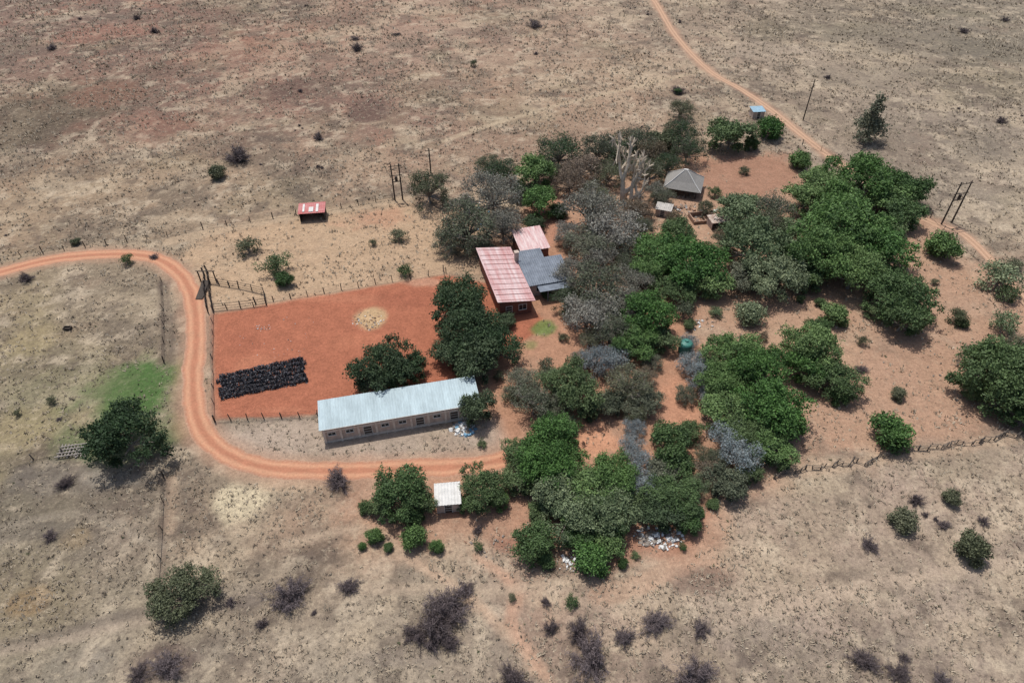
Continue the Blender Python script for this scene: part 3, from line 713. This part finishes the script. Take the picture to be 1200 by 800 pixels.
for sx in(-1,1): mb.tube([(sx*A,0,0),(sx*A,0,ze)],[.12,.1],8)
mb.box((0,A-.4,.95),(2*A-.6,.2,1.9)); add_obj('poles_and_wall',mb.mesh('pw'),[wood],parent=la)

# ---------------------------------------------------------------- fences
def fence(name,pts,sp=3.5,h=1.3,pr=.07,mat=None,wires=4,rails=False,jit=.04,drop=0):
    P=[np.array(W(u,v)) for u,v in pts]; mb=MB(); prev=None
    for a,c in zip(P[:-1],P[1:]):
        n=max(1,int(np.linalg.norm(c-a)/sp))
        for i in range(n+1):
            if i==0 and prev is not None: continue
            q=a+(c-a)*i/n+np.array([random.gauss(0,jit),random.gauss(0,jit)]); big_=(i%6==0); hh=h*(1.15 if big_ else .75+.4*random.random()); r=pr*(1.5 if big_ else .7+.5*random.random())
            tx,ty=random.gauss(0,.08),random.gauss(0,.08)
            mb.tube([(q[0],q[1],-.1),(q[0]+tx,q[1]+ty,hh)],[r,r*.85],6)
            if prev is not None:
                for k in range(wires):
                    if random.random()<drop: continue
                    z=h*(.25+.7*k/max(1,wires-1)); rr=.05 if rails else .014
                    z2=z+(random.gauss(0,.1) if drop else 0)
                    mb.tube([(prev[0],prev[1],z),((prev[0]+q[0])/2,(prev[1]+q[1])/2,z-.03),(q[0],q[1],z2)],[rr]*3,4)
            prev=q
    add_obj(name,mb.mesh(name),[mat or wood])
greywood=simple('weathered_fence_wood',(.15,.125,.105),.3,4)
fence('wire_fence',[(0,304),(100,290),(196,277),(238,268),(320,256),(400,244),(460,233)],mat=wood,h=1.5,pr=.09)
fence('wire_fence',[(300,356),(380,343),(460,330),(523,320)],sp=2.6,mat=wood,pr=.09)
fence('wire_fence',[(250,366),(249,420),(251,492)],sp=3,mat=greywood)
fence('wire_fence',[(252,494),(310,491),(372,487)],sp=2.2,mat=wood,pr=.09)
fence('wire_fence',[(0,552),(40,538),(74,530)],sp=3,mat=greywood,pr=.09)
fence('wire_fence',[(520,318),(522,345),(520,372)],sp=2.5,mat=greywood)
fence('brushwood_fence',[(905,560),(960,548),(1020,543),(1040,534),(1110,524),(1200,508),(1290,492)],sp=.8,h=.9,pr=.08,mat=greywood,wires=3,rails=True,jit=.22,drop=.3)
fence('wire_fence',[(1090,255),(1140,300),(1205,365)],sp=4,mat=greywood)
fence('wire_fence',[(192,425),(192,380),(190,330)],sp=4,mat=wood)
fence('wire_fence',[(940,170),(985,185),(1060,215),(1100,240)],sp=4,mat=greywood)
fence('wire_fence',[(192,560),(190,620),(186,690)],sp=4,mat=wood)
fence('cattle_pen',[(244,320),(246,340),(249,362)],sp=1.5,h=1.6,pr=.11,mat=wood,wires=3,rails=True)
fence('cattle_pen',[(246,332),(280,338),(310,345),(312,357),(282,361),(250,364)],sp=1.8,h=1.5,pr=.10,mat=wood,wires=3,rails=True)
fence('cattle_pen',[(240,323),(241,345),(244,367)],sp=1.5,h=1.6,pr=.11,mat=wood,wires=3,rails=True)
x,y=W(246,330); mb=MB()
for dx in(-1.6,1.2):
    mb.tube([(x+dx,y,0),(x+dx,y,2.4)],[.13,.11],8)
mb.tube([(x-1.9,y,2.35),(x+1.5,y,2.35)],[.1,.1],6); mb.box((x-.2,y-3,.5),(1.2,4.5,.12),R=Matrix.Rotation(.18,3,'X'))
add_obj('loading_ramp',mb.mesh('ramp'),[wood])
x,y=W(88,529); mb=MB()
for i in range(9): mb.box((x-1.9+i*.45,y,.3+.02*(i%2)),(.12,2.2,.12),rz=.15)
for i in range(4): mb.box((x,y-.9+i*.6,.42),(4.2,.14,.1),rz=.2)
for i in range(4): mb.box((x-1.8+1.2*i,y-.4,.13),(.2,1.6,.24),rz=.15)
add_obj('timber_cattle_grid',mb.mesh('grid'),[simple('grey_timber',(.28,.25,.22),.3,4)])

# ---------------------------------------------------------------- poles
def hpole(name,us,h=9):
    mb=MB(); P=[W(u,v) for u,v in us]
    for (x,y) in P: mb.tube([(x,y,-.2),(x,y,h*.5),(x,y,h)],[.17,.15,.12],8)
    if len(P)==2:
        (x0,y0),(x1,y1)=P; d=np.array([x1-x0,y1-y0]); d/=np.linalg.norm(d)
        for z in (h-.5,h-2.6): mb.tube([(x0-d[0]*.5,y0-d[1]*.5,z),(x1+d[0]*.5,y1+d[1]*.5,z)],[.09,.09],6)
        cx,cy=(x0+x1)/2,(y0+y1)/2; mb.tube([(cx,cy,h-3.9),(cx,cy,h-2.9)],[.3,.3],10); mb.box((cx,cy,h-4.0),(math.dist(P[0],P[1]),.3,.12),rz=math.atan2(d[1],d[0]))
        for k in(-.8,0,.8): mb.tube([(cx+d[0]*k,cy+d[1]*k,h-.5),(cx+d[0]*k,cy+d[1]*k,h-.1)],[.06,.04],6)
    else:
        x,y=P[0]; mb.tube([(x-.9,y-.2,h-.5),(x+.9,y+.2,h-.5)],[.07,.07],6)
        for k in(-.8,0,.8): mb.tube([(x+k,y+k*.2,h-.5),(x+k,y+k*.2,h-.15)],[.05,.03],6)
    add_obj(name,mb.mesh(name),[wood])
hpole('power_pole_frame',[(463,235),(472,234)],8.4)
hpole('power_pole',[(505,203)],6)
hpole('power_pole_frame',[(1103,263),(1115,261)],9.5)
hpole('power_pole',[(941,141)],10.5)

# ---------------------------------------------------------------- dark rows of plants
mb=MB(); rng=np.random.default_rng(5)
A_=np.array(W(253,442));B_=np.array(W(362,417));C_=np.array(W(367,447));D_=np.array(W(255,470))
Ps=[];Ns=[]
for r in range(6):
    t=(r+.5)/6
    a=A_*(1-t)+D_*t; c=B_*(1-t)+C_*t; dd=c-a; c=a+dd*(1-rng.random()*.08); a=a+dd*rng.random()*.05; Ln=np.linalg.norm(c-a)
    n=int(Ln*150); s=rng.random(n); ex=rng.normal(size=(n,1))*.23
    d=(c-a)/Ln; nn=np.array([-d[1],d[0]])
    prof=np.exp(-(ex/.4)**2)
    wob=.12*np.sin(s*30+r)[:,None]
    p=np.concatenate([a+(c-a)*s[:,None]+nn*(ex+wob),prof*(.6*rng.random((n,1))+.12)*(.6+.6*rng.random((n,1)))],1)
    keep=np.sin(s*60+r*3)+np.sin(s*137+r)+rng.random(n)*2>-.4
    Ps.append(p[keep]);Ns.append(rng.normal(size=(keep.sum(),3))+np.array([0,0,.5]))
    k=np.linspace(0,1,70); 
    q=[(*(a+(c-a)*kk+nn*.15*math.sin(kk*30+r)),.0) for kk in k]; mb.tube(q,[.12+.16*rng.random() for _ in k],8,1)
P=np.concatenate(Ps);N=np.concatenate(Ns); Vq,Fq=leaf_quads(P,N,.13,rng); nq=mb.n; mb.add(Vq,Fq,0)
shd=np.concatenate([np.full(nq,.4),(rng.random(len(Vq)//4)**1.6).repeat(4)])
add_obj('vegetable_bed_rows',mb.mesh('rows',fl={'shade':shd}),[foliage('withered_dark_plants',(.026,.026,.031),(.16,.155,.17),.0,0),simple('dark_mulch',(.045,.036,.036),.3,5)])

# ---------------------------------------------------------------- rubble / litter
def rubble(name,u,v,ru,rv,n,cols,smin=.15,smax=.6):
    mb=MB(); x0,y0=W(u,v); s=DEP(u,v)/FS; sy=abs(W(u,v+5)[1]-W(u,v-5)[1])/10
    for i in range(n):
        a=random.random()*6.28; r=random.random()**.6
        x=x0+math.cos(a)*r*ru*s; y=y0+math.sin(a)*r*rv*sy; q=smin+(smax-smin)*random.random()**2
        R=Matrix.Rotation(random.random()*3,3,'Z')@Matrix.Rotation(random.gauss(0,.35),3,'X')@Matrix.Rotation(random.gauss(0,.35),3,'Y')
        base=np.array([[-1,-1,-1],[1,-1,-1],[1,1,-1],[-1,1,-1],[-.7,-.8,1],[.8,-.7,1],[.7,.8,1],[-.8,.7,1]],float)
        base+=np.random.default_rng(i).normal(size=(8,3))*.18
        base=base*np.array([q,q*(.4+.6*random.random()),q*(.12+.4*random.random())])*.5
        Vb=base@np.array(R).T+np.array([x,y,q*.15+.1*(1-r)])
        mb.add(Vb,[[0,3,2,1],[4,5,6,7],[0,1,5,4],[1,2,6,5],[2,3,7,6],[3,0,4,7]],random.randrange(len(cols)))
    add_obj(name,mb.mesh(name),cols)
wl=simple('white_plastic',S(228,228,224),.08,3); bl=simple('blue_plastic',S(120,160,185),.1,3); gyl=simple('grey_rubble',S(150,140,130),.2,3); tn=simple('tan_rubble',S(170,135,112),.2,3)
rubble('litter_pile',543,503,16,9,130,[wl,wl,bl,gyl],.12,.7)
rubble('rubble_pile',772,630,30,13,220,[wl,gyl,gyl,wl,tn],.15,.8)
rubble('rubble_pile',840,256,26,10,140,[tn,wl,gyl,tn,gyl],.25,1.0)
rubble('rubble_pile',795,245,22,8,60,[tn,wl,gyl],.25,.9)
rubble('scattered_stones',425,502,45,8,60,[gyl,wl],.1,.4)
rubble('scattered_stones',330,395,60,25,40,[wl,gyl],.08,.22)
rubble('scattered_stones',430,376,20,11,90,[tn,gyl,wl],.08,.4)
rubble('scattered_stones',308,384,9,4,25,[tn,wl],.08,.3)
rubble('scattered_stones',600,640,60,20,60,[tn,gyl],.12,.4)
rubble('scattered_stones',668,660,16,10,40,[gyl,wl],.15,.6)
rubble('scattered_stones',1090,430,70,50,50,[tn,gyl],.1,.35)
rubble('scattered_stones',560,245,14,30,20,[wl,bl],.2,.8)
rubble('scattered_stones',820,380,20,8,20,[wl,gyl],.15,.5)

x,y=W(80,386); mb=MB(); mb.box((x,y,.12),(1.2,.7,.24)); 
for dx,dy,sx,sy in((0,.31,1.2,.08),(0,-.31,1.2,.08),(.56,0,.08,.54),(-.56,0,.08,.54)): mb.box((x+dx,y+dy,.38),(sx,sy,.28))
add_obj('water_trough',mb.mesh('trough'),[wood])
x,y=W(802,412); mb=MB()
zs=[0,.1,1.9,2.1,2.3,2.35]; rr=[1.0,1.05,1.05,.9,.35,.3]
mb.tube([(x,y,z) for z in zs],rr,20); mb.tube([(x,y,2.3),(x,y,2.5)],[.28,.28],12)
for z in(.5,.9,1.3,1.7): mb.tube([(x,y,z-.04),(x,y,z),(x,y,z+.04)],[1.06,1.1,1.06],20)
add_obj('water_tank',mb.mesh('tank'),[simple('teal_plastic',S(70,130,118),.1,2,.5)])

# ---------------------------------------------------------------- light, sky, camera
el=math.radians(69); sd=Vector((-.5*math.cos(el),.866*math.cos(el),math.sin(el)))  # towards the sun
sun=bpy.data.lights.new('sun','SUN'); sun.energy=3.95; sun.angle=math.radians(.55); sun.color=(1,.97,.93)
so=bpy.data.objects.new('sun',sun); scene.collection.objects.link(so); so.rotation_euler=sd.to_track_quat('Z','Y').to_euler(); so.location=(0,0,120)
w=bpy.data.worlds.new('World'); scene.world=w; w.use_nodes=True; nt=w.node_tree
sk=nd(nt,'ShaderNodeTexSky',sky_type='NISHITA'); sk.sun_disc=False; sk.sun_elevation=el; sk.sun_rotation=math.atan2(sd.x,sd.y)
sk.dust_density=3.0
nt.links.new(sk.outputs[0],nt.nodes['Background'].inputs[0]); nt.nodes['Background'].inputs[1].default_value=.13
cam=bpy.data.cameras.new('camera'); cam.lens=24; cam.sensor_width=36; cam.clip_end=8000; cam.clip_start=.5
co=bpy.data.objects.new('camera',cam); scene.collection.objects.link(co); co.location=(0,0,H); co.rotation_euler=(math.pi/2-TH,0,0); scene.camera=co
scene.view_settings.view_transform='Standard'; scene.view_settings.look='None'; scene.view_settings.exposure=0
